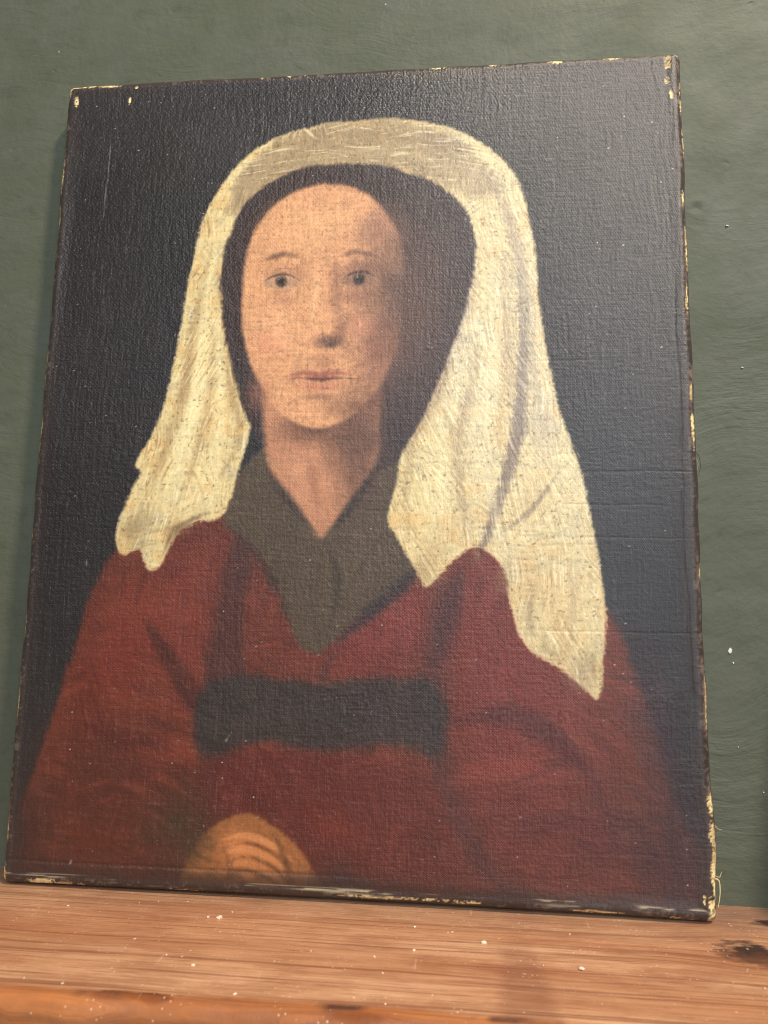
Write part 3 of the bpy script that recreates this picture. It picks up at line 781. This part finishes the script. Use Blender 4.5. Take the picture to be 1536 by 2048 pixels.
# outline not quite straight, corners knocked
wx = lattice(90, 90, U*0+V, V*0, 61)-0.5; wy = lattice(90, 90, U, U*0, 62)-0.5
wx2 = lattice(16, 16, V, V*0, 63)-0.5; wy2 = lattice(18, 18, U, U*0, 64)-0.5
wr = np.exp(-((V-462)/26)**2)*1.6*(U > W/2)            # frayed swelling low on the right edge
kx = sstep(40, 0, np.minimum(U, W-U)); ky = sstep(40, 0, np.minimum(V, H-V))
PX = px+ox+kx*(1.6*wx+0.8*wx2)*np.sign(U-W/2)+wr*kx
PY = py+oy+ky*(0.9*wy+0.5*wy2)*np.where(V > H/2, 0.3, -1.0)
PY = PY-ky*np.where(V > H/2, 1.3*np.maximum(np.sin(np.pi*np.clip(U/W, 0, 1)), 0)**0.5, 0)
inner = sstep(0, 12, edge)
hgt = 0.10*thread*(1-0.6*Imp)*1.0+Imp*(0.10*st_any+0.26*st_fine+0.05*n_fine)+0.14*(1-Imp)*st_vert*sstep(0.4, .2, lum)+0.05*n_fine+(0.05*n_grain+0.02*n_fine)*(1-0.8*Imp)*sstep(0.55, 0.25, lum)+0.05*n_grain*(1-0.7*Imp)
# dragged ridges near the right and top edge, creases from the stretcher bars
rid = sstep(30, 8, W-U)*sstep(0, 7, W-U)*sstep(190, 20, V)
hgt = hgt+rid*0.55*st_vert
hgt = hgt-0.35*np.exp(-((H-V-14-2*(lattice(50, 50, U, U*0, 66)-.5))/0.9)**2)*sstep(240, 150, U)
hgt = hgt-0.35*np.exp(-((W-U-9.5-2.5*(lattice(40, 40, V, V*0, 67)-.5))/0.8)**2)*sstep(0.3, 0.6, lattice(60, 60, V, V*0, 68)+.1)
hgt = hgt+0.30*np.exp(-((edge-4)/2.2)**2)*lattice(12, 12, U, V, 69)
hgt = hgt-0.25*Bare
for yy, x0, x1 in ((262, 330, 388), (281, 320, 372), (196, 300, 340), (352, 300, 390), (300, 322, 388)):
    hgt = hgt-0.14*np.exp(-((V-yy-0.8*(lattice(14, 14, U, U*0, int(yy))-.5))/0.55)**2)*sstep(x0-12, x0+12, U)*sstep(x1+10, x1-10, U)
sag = -1.1*np.sin(np.pi*np.clip(U/W, 0, 1))*np.sin(np.pi*np.clip(V/H, 0, 1))+2.0*(lattice(130, 130, U, V, 71)-0.5)*inner
wsd = sstep(ARC+6, 0, dx+dy)
D = depth-hgt*np.where(depth > RAD, 0.4, 1.0)-sag*inner
side_bulge = hgt*np.where(depth > RAD*0.9, 1.0, 0.0)
PX = PX+side_bulge*np.sign(U-W/2)*(dx > dy)
PX_m = (PX-W/2)/1000; PZ_m = (H-PY)/1000; PY_m = -(T-D)/1000
lo = PZ_m.min(); PZ_m = PZ_m-lo
me = grid_mesh('canvas', np.stack([PX_m, PY_m, PZ_m], -1), NX, NY, flip=True)
def setcol(name, arr):
    at = me.color_attributes.new(name, 'FLOAT_COLOR', 'POINT')
    A = np.ones((NX*NY, 4), np.float32); A[:, :3] = arr.reshape(-1, 3)
    at.data.foreach_set('color', A.ravel())
Cs = np.clip(Cc, 0.012, 0.97)
setcol('paint', np.where(Cs <= 0.04045, Cs/12.92, ((Cs+0.055)/1.055)**2.4))
setcol('wear', np.stack([Imp, Bare, np.zeros_like(Imp)], -1))
canvas = link('canvas', me, M_CANVAS, painting)

def box(name, x0, x1, y0, y1, z0, z1, mat, parent, bev=0.001):
    bm = bmesh.new(); bmesh.ops.create_cube(bm, size=1.0, matrix=Matrix.Translation(((x0+x1)/2, (y0+y1)/2, (z0+z1)/2)) @ Matrix.Diagonal((x1-x0, y1-y0, z1-z0, 1)))
    bmesh.ops.bevel(bm, geom=list(bm.edges), offset=bev, segments=1, affect='EDGES')
    m = bpy.data.meshes.new(name); bm.to_mesh(m); bm.free()
    return link(name, m, mat, parent)
hw = W/2000-0.0035; hh = H/1000-0.0035
box('stretcher_bar', -hw, hw, -0.0125, -0.0006, 0.0035, 0.040, M_BAR, painting)
box('stretcher_bar', -hw, hw, -0.0125, -0.0006, hh-0.0365, hh, M_BAR, painting)
box('stretcher_bar', -hw, -hw+0.0365, -0.0125, -0.0006, 0.0402, hh-0.0367, M_BAR, painting)
box('stretcher_bar', hw-0.0365, hw, -0.0125, -0.0006, 0.0402, hh-0.0367, M_BAR, painting)

def thread_tube(pts, r, mat, name='loose_thread'):
    P = spline(pts, False, 5); bm = bmesh.new(); rings = []
    P = [Vector(p) for p in P]
    for i, p in enumerate(P):
        t = (P[min(i+1, len(P)-1)]-P[max(i-1, 0)]).normalized()
        a = t.cross(Vector((0, 1, 0.13))).normalized(); b = t.cross(a)
        q = r*(1-0.6*i/len(P))
        rings.append([bm.verts.new(p+a*q*math.cos(k*math.pi*2/5)+b*q*math.sin(k*math.pi*2/5)) for k in range(5)])
    for i in range(len(rings)-1):
        for k in range(5): bm.faces.new((rings[i][k], rings[i][(k+1) % 5], rings[i+1][(k+1) % 5], rings[i+1][k]))
    bm.faces.new(rings[0][::-1]); bm.faces.new(rings[-1])
    bmesh.ops.recalc_face_normals(bm, faces=bm.faces)
    m = bpy.data.meshes.new(name); bm.to_mesh(m); bm.free()
    return link(name, m, mat, painting)
e = W/2000
thread_tube([(e-.001, -.009, .253), (e+.003, -.008, .249), (e+.0042, -.007, .243), (e+.0030, -.007, .238), (e+.001, -.008, .234)], .00018, M_DARKFIBRE)
thread_tube([(e, -.009, .249), (e+.0022, -.009, .245), (e+.0018, -.009, .241), (e, -.009, .239)], .00014, M_FIBRE)
thread_tube([(e, -.012, .050), (e+.0024, -.012, .0465), (e+.0042, -.011, .0452), (e+.0056, -.011, .0450)], .00030, M_FIBRE)
thread_tube([(e+.001, -.012, .022), (e+.0030, -.012, .0215), (e+.0042, -.011, .0230), (e+.0048, -.011, .0240)], .00026, M_FIBRE)
thread_tube([(e+.001, -.010, .020), (e+.0033, -.010, .0190), (e+.0036, -.010, .0130), (e+.0024, -.010, .0060)], .00045, M_GROUND)

# ------------------------------------------------------------------ a second small picture leaning further along the shelf (its shade falls on the wall)
M_FRAME = mat_plain('dark_frame_wood', srgb(58, 44, 36), 0.5)
other = bpy.data.objects.new('picture_frame', None); COL.objects.link(other)
other.location = (0.270+0.13, -0.118, 0.0008); other.rotation_euler = (-math.radians(23), 0, 0)
tag(other, 'small dark wooden picture frame leaning steeply on shelf to the right of the portrait', 'picture frame')
fw_, fh_ = 0.26, 0.27
box('frame_bar', -fw_/2, fw_/2, -0.014, 0, 0, 0.024, M_FRAME, other)
box('frame_bar', -fw_/2, fw_/2, -0.014, 0, fh_-0.024, fh_, M_FRAME, other)
box('frame_bar', -fw_/2, -fw_/2+0.024, -0.014, 0, 0.0242, fh_-0.0242, M_FRAME, other)
box('frame_bar', fw_/2-0.024, fw_/2, -0.014, 0, 0.0242, fh_-0.0242, M_FRAME, other)
box('backing_panel', -fw_/2+0.0242, fw_/2-0.0242, -0.008, -0.003, 0.0244, fh_-0.0244, M_BAR, other)
